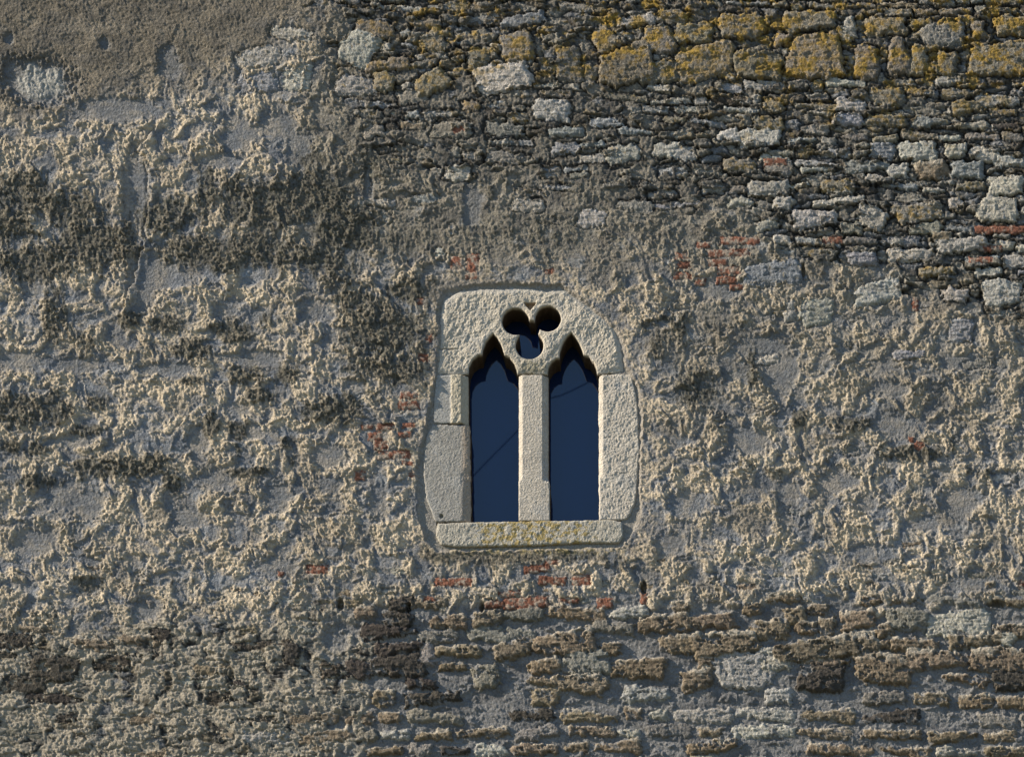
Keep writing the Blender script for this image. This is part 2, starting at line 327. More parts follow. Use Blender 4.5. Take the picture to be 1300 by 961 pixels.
C_warm = np.array([.51, .435, .325]); C_grey = np.array([.152, .172, .202]); C_brown = np.array([.104, .096, .080])
col = mix(np.broadcast_to(C_grey, shape + (3,)).copy(), C_warm, np.clip((.15 + clump * .6 + .45 * nod * clump + .16 * fine) * (1 - .6 * smooth) - .03, 0, 1))
col = col * (1 + .26 * fbm(U / 120, V / 95, 90, 4, .6) + .16 * fbm(U / 18, V / 24, 92, 4, .7))[..., None]
col = mix(col, [.20, .185, .16], .75 * M_grit)
G_up = ss(360, 300, V - 14 * wob) * ss(380, 450, U + 20 * wob + .2 * V)
G_rt = ss(820, 880, U) * ss(600, 430, V + 30 * wob)
c_g = mix(np.broadcast_to(np.array([.125, .122, .112]), shape + (3,)).copy(), [.27, .25, .205], ss(-.5, .8, fbm(U / 30, V / 24, 97, 4, .7) + .5 * nod))
col = mix(col, c_g * .88, np.clip(.80 * G_up + .42 * G_rt, 0, .85))
M_b2 = ss(70, -50, V - (146 + 20 * wob - 0.20 * U)) * ss(90, -60, U - (420 + 60 * wob - .9 * V))
col = mix(col, [.20, .18, .145], .55 * M_b2 * (.55 + .45 * ss(-.4, .5, wob2)))
h = h * (1 - .35 * M_b2) + h_brown * .35 * M_b2
col = mix(col, C_brown * 1.0, (.78 + .12 * wob2.clip(-1, 1)) * M_brown)
col = mix(col, [.24, .215, .175], M_brown * np.clip(.8 * ss(-.2, .8, fbm(U / 46, V / 24, 94, 5, .65)) + .3 * nod * ss(0, .6, streak), 0, .9))
# cool pale lime bloom in flat places
col = mix(col, [.34, .36, .38], .55 * ss(.25, .8, fbm(U / 34, V / 20, 96, 3)) * (1 - clump) * (1 - M_brown))

# ---- hollows
sm_n = fbm(U / 14, V / 14, 99, 3)
for (cu, cv, ru, rv, dp) in HOLLOW:
    q = np.hypot((U - cu) / ru, (V - cv) / rv) + .28 * wob2 + .10 * fine
    k = ss(1.25, .72, q + .16 * streak + .10 * fine) * .88
    tgt = big - dp * .5 + 1.6 * sm_n + .9 * fine + .8 * nodb
    h = h * (1 - k) + tgt * k
    col = mix(col, [.175, .188, .205], .75 * k)
# the pale chipped pocket top left shows broken lime inside
q = np.hypot((U - 52) / 38, (V - 102) / 25) + .35 * wob2
k = ss(1, .5, q); h = h + k * (9 * lump + 7 * nod + 4 * fine); col = mix(col, [.40, .40, .37], .8 * k)

# ---- crack with a step: coat on the right stands proud of the hollow on its left
dC = np.full(shape, 1e9); side = np.zeros(shape)
wu = U + 4 * fbm(U / 14, V / 14, 105, 3)
for (a, b) in zip(CRACK[:-1], CRACK[1:]):
    ex, ey = b[0] - a[0], b[1] - a[1]
    t = np.clip(((wu - a[0]) * ex + (V - a[1]) * ey) / (ex * ex + ey * ey), 0, 1)
    d = np.hypot(wu - a[0] - t * ex, V - a[1] - t * ey)
    sd = (wu - a[0]) * ey - (V - a[1]) * ex
    side = np.where(d < dC, np.sign(sd), side); dC = np.minimum(dC, d)
rt = (side > 0)
h = h - 15 * np.exp(-(dC / 2.6) ** 2) * (.7 + .5 * fine) * ss(150, 168, V) * np.where(rt, .3, 1) + 15 * np.exp(-(dC / 7.0) ** 2) * rt

# ---- shallow mortar ledges / plaster scars running level across the plaster
sc_n = ridged(U / 120, V / 16, 109, 2)
h = h + 2 * ss(.6, .95, sc_n) * (1 - M_brown)

# ---- lichen colour and crust
L = np.zeros(shape)
for (cu, cv, ru, rv, s) in LICHEN:
    q = np.hypot((U - cu) / ru, (V - cv) / rv)
    L = np.maximum(L, s * np.clip(1.45 - q, 0, 1.0))
lf = L * 1.0 + .34 * fbm(U / 14, V / 19, 113, 5, .75) + .34 * fbm(U / 5, V / 24, 114, 4, .7) + .10 * streak + .14 * (clump - .5) + .10 * ss(420, 300, V) * ss(560, 420, U)
Lm = ss(.38, .80, lf) * (.70 + .30 * ss(-.35, .25, fbm(U / 3.4, V / 5, 115, 2)))
hair = fbm(U / 3.0, V / 5.5, 117, 2) 
h = h + Lm * (3.5 + 4.5 * fbm(U / 5, V / 8, 119, 3, .7) + 3 * nodb + 1.6 * hair)
lc = mix(np.broadcast_to(np.array([.050, .050, .043]), shape + (3,)).copy(), [.150, .145, .115], ss(-.5, .9, fbm(U / 5, V / 7, 121, 4, .75)))
col = mix(col, lc, Lm * .97)

# ---- masonry ground (mortar) in exposed areas
m_mort = big + 2 + 3.5 * fbm(U / 16, V / 11, 131, 3, .6) + 4.5 * nod + 3.2 * nodb + 2.2 * fine
tone = ss(-.6, .7, fbm(U / 40, V / 30, 133, 3))
c_mort = mix(np.broadcast_to(np.array([.095, .093, .088]), shape + (3,)).copy(), [.235, .22, .19], tone)
c_mort = mix(c_mort, [.30, .275, .225], .8 * ss(.35, .8, nod + .3 * fine) * tone)
# broken slaty fragments packed in the mortar
kx = U + 7 * fbm(U / 19, V / 13, 135, 3); ky = V + 4.5 * fbm(U / 21, V / 10, 137, 3)
g1, g2, gid = worley(kx / 33, ky / 10.5, 139)
g3, g4, gie = worley(kx / 12 + 3, ky / 5.0, 145)
def crag(ht, a1, a2, i1, i2):
    j = ss(.03, .20, a2 - a1)
    return j * (3 + ht * i1), j
cr1, cj1 = crag(26, g1, g2, gid, 0)
cr2, cj2 = crag(9, g3, g4, gie, 0)
stf = fbm(U / 22, V / 3.0, 147, 3, .65)
h_crag = big - 12 + cr1 + cr2 * .8 + 2.4 * stf + 2.0 * fine + 1.5 * nodb
pal = np.array([[.155,.15,.14],[.30,.285,.25],[.215,.225,.24],[.12,.11,.095],[.37,.355,.32],[.20,.175,.13],[.26,.245,.21],[.17,.165,.15]])
c_crag = pal[(gid * 7.999).astype(int)] * (.75 + .5 * gie)[..., None]
c_crag = mix(c_crag, [.05, .05, .05], 1 - cj1); c_crag = c_crag * (1 + .3 * stf)[..., None]
c_crag = mix(c_crag, [.27, .18, .05], .8 * ss(.15, .6, fbm(U / 12, V / 8, 149, 3)) * ss(210, 90, V) * (gie > .45))
lump_m = ss(-.05, .35, fbm(U / 26, V / 20, 152, 4, .6) + .42 * ss(960, 780, U) * ss(60, 130, V) - .12)      # where lumpy mortar hides them
mm = (1 - lump_m) * ss(-30, 60, M_mas * 100 - 20)
m_mort2 = m_mort + 4 * nod + 3 * lump
h_mas = m_mort2 * (1 - mm) + h_crag * 1.25 * mm - 3
c_mas = mix(c_mort, c_crag, mm) * .84
cover = M_mas
h = h * (1 - cover) + h_mas * cover
col = mix(col, c_mas, cover * .95)
# lower courses: smooth, grey, smeared joints
m_low = big - 13 + 3.0 * nod + 2.0 * streak + 2.0 * nodb + 1.5 * micro + 9 * cj2 * (gie > .68) * ss(-.1, .3, wob2) + 5 * ss(-.03, .05, flake) + 3.5 * fbm(U / 26, V / 10, 141, 3) + 1.2 * fine + 1.4 * nodb * ss(0, .5, wob2)
c_low = mix(np.broadcast_to(np.array([.205, .208, .212]), shape + (3,)).copy(), [.14, .143, .148], ss(-.3, .7, fbm(U / 50, V / 20, 143, 3)))
low_left = M_low * ss(40, -40, U - 440 + 90 * wob + 50 * wob2)
h = h * (1 - M_low) + (m_low * (1 - low_left) + (h_crag * .5 + (h + 6 * nod) * .5 + 5 * lump_m) * low_left) * M_low
c_ll = mix(c_crag * .62, [.33, .30, .245], ss(-.4, .1, clump_f + .2 * nod))
c_low = mix(c_low, c_ll, low_left)
col = mix(col, c_low, M_low)

# ---- stones
stone_id = np.zeros(shape, np.int32)        # 0 none, 1 upper rubble, 2 lichened block course, 3 lower courses, 10+ brick patches
occ = np.zeros(shape, bool)
strata = fbm(U / 26, V / 3.2, 151, 3, .65)
sgrain = fbm(U / 7, V / 6, 153, 4, .65)
spots = fbm(U / 9, V / 8, 155, 4, .7)
spots2 = fbm(U / 5, V / 5, 157, 3, .7)
KCOL = {'y': (.22, .20, .165), 'd': (.20, .19, .165), 'p': (.38, .37, .335), 's': (.25, .262, .275), 'b': (.225, .185, .135), 'g': (.225, .215, .195), 'k': (.062, .056, .05)}
def win(cu, cv, r):
    i0, i1 = np.searchsorted(vsx, [cv - r, cv + r]); j0, j1 = np.searchsorted(us, [cu - r, cu + r])
    return slice(max(i0, 0), i1), slice(max(j0, 0), j1)
def put_stone(cu, cv, sw, sh, ang, rel, kind, sid, seed, test=False, sink=0.0, edge=None):
    r = .72 * math.hypot(sw, sh) + 5
    sl_ = win(cu, cv, r); u = U[sl_]; v = V[sl_]
    if u.size == 0: return False
    rr = random.Random(seed)
    warp = 3.4 if min(sw, sh) > 12 else 1.8
    du = u - cu + warp * fbm(u / 11, v / 11, 161 + seed % 7, 2) + 1.3 * fine[sl_] + 1.6 * sgrain[sl_]
    dv = v - cv + warp * fbm(u / 11, v / 11, 171 + seed % 5, 2) + 1.1 * fine[sl_] + 1.2 * spots[sl_]
    a = R(ang); x = du * math.cos(a) + dv * math.sin(a); y = -du * math.sin(a) + dv * math.cos(a)
    hw, hh = sw / 2, sh / 2
    # convex outline: a box with random cut corners and tilted sides
    d = np.full(u.shape, -1e9)
    for (nx, ny, dist) in ((1, 0, hw), (-1, 0, hw), (0, 1, hh), (0, -1, hh)):
        t = rr.uniform(-.16, .16) if ny else rr.uniform(-.4, .4)
        n0 = nx * math.cos(t) - ny * math.sin(t); n1 = nx * math.sin(t) + ny * math.cos(t)
        d = np.maximum(d, x * n0 + y * n1 - dist * rr.uniform(.9, 1.0))
    for sx in (-1, 1):
        for sy in (-1, 1):
            cx = rr.uniform(.22, .95) * hh * rr.uniform(.5, 1.2); cy = rr.uniform(.15, .7) * hh
            n0, n1 = sx / cx, sy / cy; ln = math.hypot(n0, n1); n0 /= ln; n1 /= ln
            d = np.maximum(d, x * n0 + y * n1 - ((hw) * abs(n0) + (hh) * abs(n1) - cx * abs(n0) * .75))
    inside = d < 0
    if test and occ[sl_][d < -1].any() and occ[sl_][d < -1].mean() > .12: return False
    if inside.sum() < 6: return False
    bev = (edge or min(5.0, .34 * min(sw, sh))) * rr.uniform(.6, 1.2)
    prof = np.sqrt(np.clip(1 - (1 - np.clip(-d / bev, 0, 1)) ** 2, 0, 1))
    tx, ty = rr.uniform(-.25, .25), rr.uniform(-.15, .45)
    ridge_x = rr.uniform(-.4, .4) * hw; fac = rr.uniform(.0, .30)
    top = rel * (1 - .0) - fac * np.abs(x - ridge_x) - tx * x * .5 - ty * y * .7
    rel *= 1.32; st = 3.8 if kind in 'spdb' else 2.0
    if sh < 22: st += 1.2
    for q_ in range(4):
        an_ = rr.uniform(0, 2 * PI); sp_ = rr.uniform(.5, 2.4); o_ = rr.uniform(.05, .7)
        top = np.minimum(top, rel + rr.uniform(-2, 4) - sp_ * ((x / hw) * math.cos(an_) + (y / hh) * math.sin(an_) - o_) * min(hh, 14))
    top = top + st * strata[sl_] + 3.6 * sgrain[sl_] + 2.2 * spots2[sl_] + 1.2 * micro[sl_] * (1.0 if kind in 'ydg' else .5)
    base = big[sl_] - 12
    hs = base + (top + 8) * prof - 3
    cur = h[sl_]
    hs = hs - sink
    take = inside & (hs > cur - 6 - 4 * (kind in 'k'))
    h[sl_] = np.where(take, np.maximum(hs, cur - 9), cur)
    # dark open joint just around the stone
    ring = (d >= 0) & (d < 2.8) & (stone_id[sl_] == 0)
    dj = (6.0 + 7 * (wob2[sl_] > -.1)) if sid != 3 else 1.5
    h[sl_] = np.where(ring, h[sl_] - dj * (1 - d / 2.8), h[sl_])
    if sid != 3: col[sl_] = np.where((ring & (M_mas[sl_] > .6))[..., None], col[sl_] * .45, col[sl_])
    c0 = np.array(KCOL[kind]) * rr.uniform(.82, 1.18) * np.array([rr.uniform(.96, 1.05), 1, rr.uniform(.92, 1.05)])
    c = np.broadcast_to(c0, u.shape + (3,)) * (1 + .22 * sgrain[sl_] + .16 * strata[sl_])[..., None]
    if kind == 'y':
        ly = .6 * ss(-.05, .5, spots[sl_] + rr.uniform(-.3, .25)); c = mix(c, np.array([.30, .195, .042]) * rr.uniform(.75, 1.1), .88 * ly)
        c = mix(c, [.20, .135, .04], ly * ss(.2, .8, spots2[sl_]) * .7)
        c = mix(c, [.42, .42, .40], .8 * ss(.62, .9, spots2[sl_]) * (rr.random() < .8))
    elif kind == 'd':
        ly = ss(-.05, .5, spots[sl_] + rr.uniform(-.2, .25)); c = mix(c, [.26, .18, .055], .8 * ly)
        c = mix(c, [.38, .37, .34], .6 * ss(.5, .9, spots2[sl_]))
    elif kind == 'p':
        c = mix(c, [.30, .31, .33], .6 * ss(0, .7, spots[sl_]))
        if sid != 3 and rr.random() < .5: c = mix(c, [.33, .23, .06], .7 * ss(.5, .8, spots[sl_] * 1.0))
    elif kind == 's':
        c = mix(c, [.33, .25, .09], .55 * ss(.6, .9, spots[sl_]) * (rr.random() < .5)); c = mix(c, [.40, .42, .43], .6 * ss(.2, .8, strata[sl_]))
    elif kind == 'b':
        c = mix(c, [.33, .285, .21], .6 * ss(.1, .8, sgrain[sl_])); c = mix(c, [.07, .058, .045], .75 * ss(.05, .6, spots[sl_]))
        c = mix(c, [.42, .385, .32], .85 * ss(.34, .05, (y + hh) / sh + .25 * wob2[sl_]))      # lime smeared along the bed joint on top
    elif kind == 'k':
        c = mix(c, [.16, .13, .095], .7 * ss(.2, .8, sgrain[sl_]))
    col[sl_] = np.where(take[..., None], c, col[sl_])
    stone_id[sl_] = np.where(take, sid, stone_id[sl_])
    occ[sl_] |= (d < 1.5)
    return True
n = 0
for s in STONES_TOP:
    n += 1
    put_stone(*s[:5], s[5] * 1.2 + (9 if s[1] > 325 and s[0] > 900 else 0), s[6], 2 if (s[1] < 112 and s[6] in 'ydgp' and s[0] > 740) else 1, 100 + n, sink=3 if s[0] < 430 else 0)
for s in STONES_LOW:
    n += 1; put_stone(s[0], s[1], s[2] * 1.14, s[3] * 1.26, s[4], s[5] * 1.25, s[6], 3, 100 + n)

# procedural courses in between
def sample(A, u, v):
    i = min(max(int(np.searchsorted(vsx, v)), 0), shape[0] - 1); j = min(max(int(np.searchsorted(us, u)), 0), shape[1] - 1)
    return float(A[i, j])
v = -640.0; cnt = 0
while v < 470:                              # upper rubble: thin slaty courses
    if v < -70: rh = rng.uniform(22, 40)
    else: rh = rng.uniform(8, 19)
    u = -660.0 + rng.uniform(0, 30)
    while u < 1990:
        outer = u < -90 or u > 1390 or v < -70
        sw = rng.uniform(14, 62) * (1.8 if outer else 1); hh_ = rh * rng.uniform(.6, 1.0)
        cu = u + sw / 2; cv = v + rh / 2 + 5 * math.sin(u / 130.0 + v / 90) + rng.uniform(-2.5, 2.5)
        ok = sample(M_mas, cu, cv); hid = sample(wob2, cu, cv)
        pr = .93 if cu > 930 else .62
        if ok > .5 and rng.random() < pr:
            lich = math.exp(-max(cv - 60, 0) / 70.0)
            kind = rng.choices('ydpsbgk', [.8 * lich, .25 + .9 * lich, 1.2, 1.3, .25, 1.0, .35])[0]
            sk = rng.uniform(-2, 8) + (6 if cu < 930 else 0)
            if hh_ > 13 and rng.random() < .3:
                put_stone(cu, cv - hh_ / 4, sw, hh_ / 2, rng.uniform(-5, 5), rng.uniform(14, 24), kind, 1, 5000 + cnt, True, sk)
                put_stone(cu + rng.uniform(-4, 4), cv + hh_ / 4, sw * .8, hh_ / 2, rng.uniform(-5, 5), rng.uniform(14, 24), rng.choice('spg'), 1, 9000 + cnt, True, sk)
            else:
                put_stone(cu, cv, sw, hh_, rng.uniform(-6, 6), rng.uniform(14, 27), kind, 1, 5000 + cnt, True, sk)
            cnt += 1
        u += sw + rng.uniform(.5, 5)
    v += rh + rng.uniform(0.5, 2.5)
v = 752.0
while v < 4560:                             # lower courses
    rh = rng.uniform(13, 24) if v < 1050 else rng.uniform(30, 60)
    u = -680.0 + rng.uniform(0, 40)
    while u < 1990:
        outer = u < -90 or u > 1390 or v > 1050
        sw = rng.uniform(22, 84) * (2.2 if outer else 1); hh_ = rh * rng.uniform(.65, 1.0)
        cu = u + sw / 2; cv = v + rh / 2 + 4 * math.sin(u / 170.0) + rng.uniform(-2, 2)
        ok = sample(M_low, cu, cv)
        if ok > .55 and rng.random() < (.85 if cu > 450 else .6):
            kind = rng.choices('bgpk', [1.3, .9, .5, .25 if cu > 450 else 1.3])[0]
            put_stone(cu, cv, sw, hh_, rng.uniform(-5, 4), rng.uniform(18, 32), kind, 3, 20000 + cnt, True, 3 if cu > 450 else 8); cnt += 1
        u += sw + rng.uniform(1.5, 8)
    v += rh + rng.uniform(.5, 3.5)
# stray stones showing through the plaster, mostly on the right
for k in range(150):
    cu = rng.uniform(430, 1300); cv = rng.uniform(150, 770)
    if 515 < cu < 830 and 345 < cv < 715: continue
    if rng.random() > (.9 if cu > 830 and cv < 480 else .3): continue
    put_stone(cu, cv, rng.uniform(10, 44), rng.uniform(6, 18), rng.uniform(-14, 8), rng.uniform(10, 17), rng.choice('pspgsd'), 1, 40000 + k, True, 6)
for k in range(150):                        # little stones and lumps where the coat breaks up above the lower courses
    cu = rng.uniform(0, 1300); cv = 765 - abs(rng.gauss(0, 30)) + 20 * (cu < 430)
    if 520 < cu < 830 and cv < 715: continue
    put_stone(cu, cv, rng.uniform(8, 30), rng.uniform(5, 12), rng.uniform(-14, 8), rng.uniform(12, 20), rng.choice('pgbg'), 3, 50000 + k, True, 4)
# yellow lichen rosettes creep over stone and joint alike along the top
yz = ss(128, 84, V - 8 * wob) * ss(420, 560, U) * (.62 + .38 * ss(730, 800, U)) + .45 * ss(240, 130, V) * ss(860, 960, U) * ss(84, 120, V)
yn = fbm(U / 26, V / 20, 231, 5, .7) + .10 * fbm(U / 130, V / 90, 233, 2)
hi = ss(-14, 14, h - big)
ym = ss(.14, .56, yn + .35 * (yz - 1) + .18 * hi) * np.clip(yz * 1.3, 0, 1) * (.45 + .55 * hi)
yc = mix(np.broadcast_to(np.array([.34, .225, .040]), shape + (3,)).copy(), [.17, .125, .05], ss(-.3, .6, spots2))
col = mix(col, yc, .9 * ym)
# grey crust and old mortar smears hide parts of the rubble
sm = ss(.18, .5, fbm(U / 30, V / 17, 235, 5, .72)) * ((stone_id == 1) | (stone_id == 2)) * .55
h = h * (1 - .6 * sm) + (m_mort + 3 * lump - 2) * .6 * sm
col = mix(col, c_mort * 1.05, .75 * sm * (1 - .6 * ym))
s3 = ss(.25, .5, fbm(U / 22, V / 13, 237, 5, .72)) * (stone_id == 3)
h = h * (1 - .75 * s3) + (m_low + 6 + 4 * nod + 4 * streak) * .75 * s3
col = mix(col, c_low * 1.15, .85 * s3)
# bricks
for k, (cu, cv, bw, bh, an, pt) in enumerate(BRICKS):
    bh *= 1.3
    sl_ = win(cu, cv, bw); uu_ = U[sl_]; vv_ = V[sl_]
    a = R(an); x = (uu_ - cu) * math.cos(a) + (vv_ - cv) * math.sin(a); y = -(uu_ - cu) * math.sin(a) + (vv_ - cv) * math.cos(a)
    d = np.maximum(np.abs(x) - bw / 2, np.abs(y) - bh / 2) + 1.7 * fbm(uu_ / 5, vv_ / 5, 201 + k, 3)
    ins = d < 0
    hs = big[sl_] + 1 + 7 * np.sqrt(np.clip(-d / 2.5, 0, 1)) + 2.6 * sgrain[sl_] + 2.5 * fine[sl_]
    ring = (d >= 0) & (d < 3)
    h[sl_] = np.where(ring, h[sl_] - 4 * (1 - d / 3), h[sl_])
    h[sl_] = np.where(ins, hs, h[sl_])
    kr = random.Random(k); c = np.array([.23, .102, .068]) * kr.uniform(.7, 1.15)
    c = np.broadcast_to(c, uu_.shape + (3,)) * (1 + .35 * sgrain[sl_])[..., None]
    c = mix(c, [.34, .30, .25], .9 * ss(.0, .45, spots[sl_] * .8 - .08 + .35 * kr.random()))
    col[sl_] = np.where(ins[..., None], c, col[sl_]); stone_id[sl_] = np.where(ins, 100 + k, stone_id[sl_])
# few black put-holes
for (cu, cv, ru, rv) in ((432,768,4,7),(1265,767,12,4),(817,745,4,8),(586,430,0,0),(470,300,0,0),(519,771,3,6),(612,772,3,6),(1020,345,3,10)):
    if ru == 0: continue
    q = np.hypot((U - cu) / ru, (V - cv) / rv) + .3 * wob2 + .2 * fine
    h = h - 55 * ss(1.2, .7, q); 

# ---- the pocket round the window
h = h * .72
rim = poly_sdf(U, V, RIM) + 2.4 * fbm(U / 14, V / 14, 221, 4, .6) + .7 * fine
near = ss(26, 4, rim)
lip = .3 * big - 1 + 3.5 * nod + 3 * nodb + 2 * fine + 3 * fbm(U / 12, V / 12, 223, 3)
REC = -12.0                                 # floor of the pocket
floor_ = REC + .8 * nod + .6 * nodb + 2.2 * fbm(U / 22, V / 22, 225, 3) + .7 * fine
kk = .85 * near * (rim > 0)
h = h * (1 - kk) + lip * kk
inn = ss(1.2, -5.2, rim)
# smeared fillet of mortar sloping from the rim down to the floor
h = np.where(rim < 1.2, h * (1 - inn) + floor_ * inn, h)
col = np.where((rim < 1.5)[..., None], mix(col, [.30, .275, .24], ss(1.5, -1.5, rim)), col)
col = np.where((rim < -1)[..., None], mix(col, np.array([.25, .245, .23]), ss(-1, -5, rim) * .8), col)
belowy = ss(8, 0, np.abs(V - 699)) * ss(560, 590, U) * ss(800, 770, U)
col = mix(col, [.33, .27, .12], .7 * belowy * ss(-.3, .5, spots))
stone_id = np.where(rim < 1.5, 0, stone_id)

# ---- level steps down left as the outer wall leaves the picture, keep relief real
col = np.clip(col, .012, .8)
P = wallpt(U, V, 0.0)
P[..., 1] = -h / 1000.0
cutout = poly_sdf(U, V, RIM) < -20          # the hole that the dressed frame fills
nr, nc = shape
idx = np.arange(nr * nc).reshape(nr, nc)
quads = np.stack([idx[:-1, :-1], idx[1:, :-1], idx[1:, 1:], idx[:-1, 1:]], -1)
fid = stone_id[:-1, :-1]
z_ok = P[..., 2] > -0.05
keep = ~(cutout[:-1, :-1] & cutout[1:, 1:]) & z_ok[:-1, :-1]
co = P.reshape(-1, 3); cc = col.reshape(-1, 3)

# ================================================================== objects
def empty(name, loc, parent=None):
    o = bpy.data.objects.new(name, None); sc.collection.objects.link(o); o.location = loc
    o.empty_display_size = .3
    if parent is not None: o.parent = parent
    return o
wall = empty('castle_wall', (0, 0, 0))
wall['label'] = 'weathered castle wall of crumbling beige render over rubble stone, pierced by a twin pointed window'
wall['category'] = 'wall'; wall['kind'] = 'thing'
def part(name, sel, mat, label=None):
    q = quads[sel & keep]
    used, inv = np.unique(q.ravel(), return_inverse=True)
    o = link(name, np_mesh(name, co[used], inv.reshape(-1, 4), cc[used]), mat, wall)
    if label: o['label'] = label
    return o
part('render_coat', (fid == 0), M_PLASTER)
part('rubble_stone', (fid == 1), M_RUBBLE, 'grey and pale slaty rubble stones showing where the render has fallen')
part('block_course', (fid == 2), M_BLOCK, 'large blocks crusted with orange yellow lichen')
part('coursed_stone', (fid == 3), M_RUBBLE, 'brown coursed stones below the window')
for k in range(len(BRICKS)):
    if (keep & (fid == 100 + k)).any(): part('brick', (fid == 100 + k), M_BRICK)
# solid core of the wall behind the relief
def box_mesh(name, x0, x1, y0, y1, z0, z1):
    me = bpy.data.meshes.new(name)
    v_ = [(x, y, z) for x in (x0, x1) for y in (y0, y1) for z in (z0, z1)]
    f_ = [(0, 1, 3, 2), (4, 6, 7, 5), (0, 4, 5, 1), (2, 3, 7, 6), (0, 2, 6, 4), (1, 5, 7, 3)]
    me.from_pydata(v_, [], f_); me.update(); return me
e = co.reshape(nr, nc, 3)
x0, x1 = e[:, 0, 0].min(), e[:, -1, 0].max(); z1 = e[0, :, 2].max()
core = link('wall_core', box_mesh('wall_core', x0 - .05, x1 + .05, .26, 1.6, -.1, z1 + .05), simple_mat('core_stone', (.2, .19, .17), .95), wall)
# returns joining the relief to the core at its edges
def ribbon(name, line):
    a = line.copy(); b = line.copy(); b[:, 1] = .28; n_ = len(a)
    c_ = np.concatenate([a, b]); i = np.arange(n_ - 1)
    return link(name, np_mesh(name, c_, np.stack([i, i + 1, i + 1 + n_, i + n_], -1), np.full((2 * n_, 3), .2)), M_RUBBLE, wall)
ribbon('wall_end', e[:, 0]); ribbon('wall_end', e[:, -1]); ribbon('wall_top', e[0, :])

# ------------------------------------------------------------------ the window
window = empty('window', (0, 0, 0), wall)
window['label'] = 'twin pointed gothic window of pale dressed stone with a three lobed opening above'
FS = .62
DEPTH = .195
def slab(name, sdf, hfun, cfun, bounds, y_face, y_back=DEPTH, side_open=None, label=None):
    """a dressed block: dense face following its outline, with real sides going back into the wall"""
    u_ = np.arange(bounds[0], bounds[2], FS); v_ = np.arange(bounds[1], bounds[3], FS)
    uu, vv = np.meshgrid(u_, v_); d = sdf(uu, vv)
    ins = d < 0
    fk = ins[:-1, :-1] & ins[1:, :-1] & ins[1:, 1:] & ins[:-1, 1:]
    a_, b_ = d.shape; ix = np.arange(a_ * b_).reshape(a_, b_)
    q = np.stack([ix[:-1, :-1], ix[1:, :-1], ix[1:, 1:], ix[:-1, 1:]], -1)[fk]
    # boundary edges
    ed = np.concatenate([q[:, [0, 1]], q[:, [1, 2]], q[:, [2, 3]], q[:, [3, 0]]])
    key = np.sort(ed, 1); k_ = key[:, 0] * (a_ * b_) + key[:, 1]
    _, first, cts = np.unique(k_, return_index=True, return_counts=True)
    be = ed[first[cts == 1]]
    bv = np.unique(be)
    # snap boundary onto the outline
    gu = np.gradient(d, FS, axis=1).ravel(); gv = np.gradient(d, FS, axis=0).ravel(); g = np.hypot(gu, gv) + 1e-6
    fu = uu.ravel().copy(); fv = vv.ravel().copy(); dd = d.ravel()
    m_ = np.clip(dd[bv], -1.2, 0)
    fu[bv] -= gu[bv] / g[bv] * m_; fv[bv] -= gv[bv] / g[bv] * m_
    dn = dd.copy(); dn[bv] = 0
    hh = hfun(fu, fv, dn)
    p = wallpt(fu, fv, y_face); p[:, 1] = y_face - hh / 1000.0
    c_ = cfun(fu, fv, dn)
    used, inv = np.unique(q.ravel(), return_inverse=True)
    mp = np.full(a_ * b_, -1); mp[used] = np.arange(len(used))
    P_ = [p[used]]; C_ = [c_[used]]; Q_ = [inv.reshape(-1, 4)]; base = len(used)
    # sides in rings so they can be a little uneven
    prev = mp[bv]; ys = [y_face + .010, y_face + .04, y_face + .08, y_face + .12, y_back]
    lut = np.full(a_ * b_, -1); lut[bv] = np.arange(len(bv))
    ea, eb = lut[be[:, 0]], lut[be[:, 1]]
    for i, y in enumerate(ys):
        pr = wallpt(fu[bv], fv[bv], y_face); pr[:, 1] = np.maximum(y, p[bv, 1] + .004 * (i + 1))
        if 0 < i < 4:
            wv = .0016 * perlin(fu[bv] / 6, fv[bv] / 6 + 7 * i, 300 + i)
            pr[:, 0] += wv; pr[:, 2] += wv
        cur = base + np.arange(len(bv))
        P_.append(pr); C_.append(c_[bv] * .9 if i < 1 else np.broadcast_to(np.array([.085, .062, .045]), (len(bv), 3)) * (1 + .3 * fbm(fu[bv] / 7, fv[bv] / 7 + i, 305, 2))[:, None]); Q_.append(np.stack([prev[eb], prev[ea], cur[ea], cur[eb]], -1))  # behind the lip, the reveal's shade is painted in as dark brown
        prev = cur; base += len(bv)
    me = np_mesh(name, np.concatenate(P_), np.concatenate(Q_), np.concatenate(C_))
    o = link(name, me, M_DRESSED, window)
    if label: o['label'] = label
    return o
def openings(u, v):
    d = np.minimum(poly_sdf(u, v, ARCHL), poly_sdf(u, v, ARCHR))
    for (a, b, r) in LOBES: d = np.minimum(d, np.hypot(u - a, v - b) - r)
    return d
def rnd(dn, r, drop):                       # softened arris
    t = np.clip(1 + dn / r, 0, 1); return -drop * (1 - np.sqrt(np.clip(1 - t * t, 0, 1)))
def hewn(u, v, s=1.0):
    a = u * .82 + v * .57; b = -u * .57 + v * .82
    f, g, _ = worley(a / 5.5 + .5 * fbm(u / 9, v / 9, 401, 2), b / 8 + .5 * fbm(u / 9, v / 9, 403, 2), 405)
    return .75 * s * (4.0 * fbm(a / 9, b / 13, 407, 5, .68) + 2.4 * (1 - f) + 1.4 * fbm(u / 3, v / 3, 409, 2))
def pitted(u, v, s=1.0):
    f, g, i_ = worley(u / 3.6, v / 3.6, 411)
    return .75 * s * (2.0 * fbm(u / 14, v / 14, 413, 3) + 2.4 * np.minimum(f, .6) + 1.6 * fbm(u / 3, v / 3, 415, 2) - 3.5 * ss(.62, .85, fbm(u / 6, v / 6, 417, 2)))
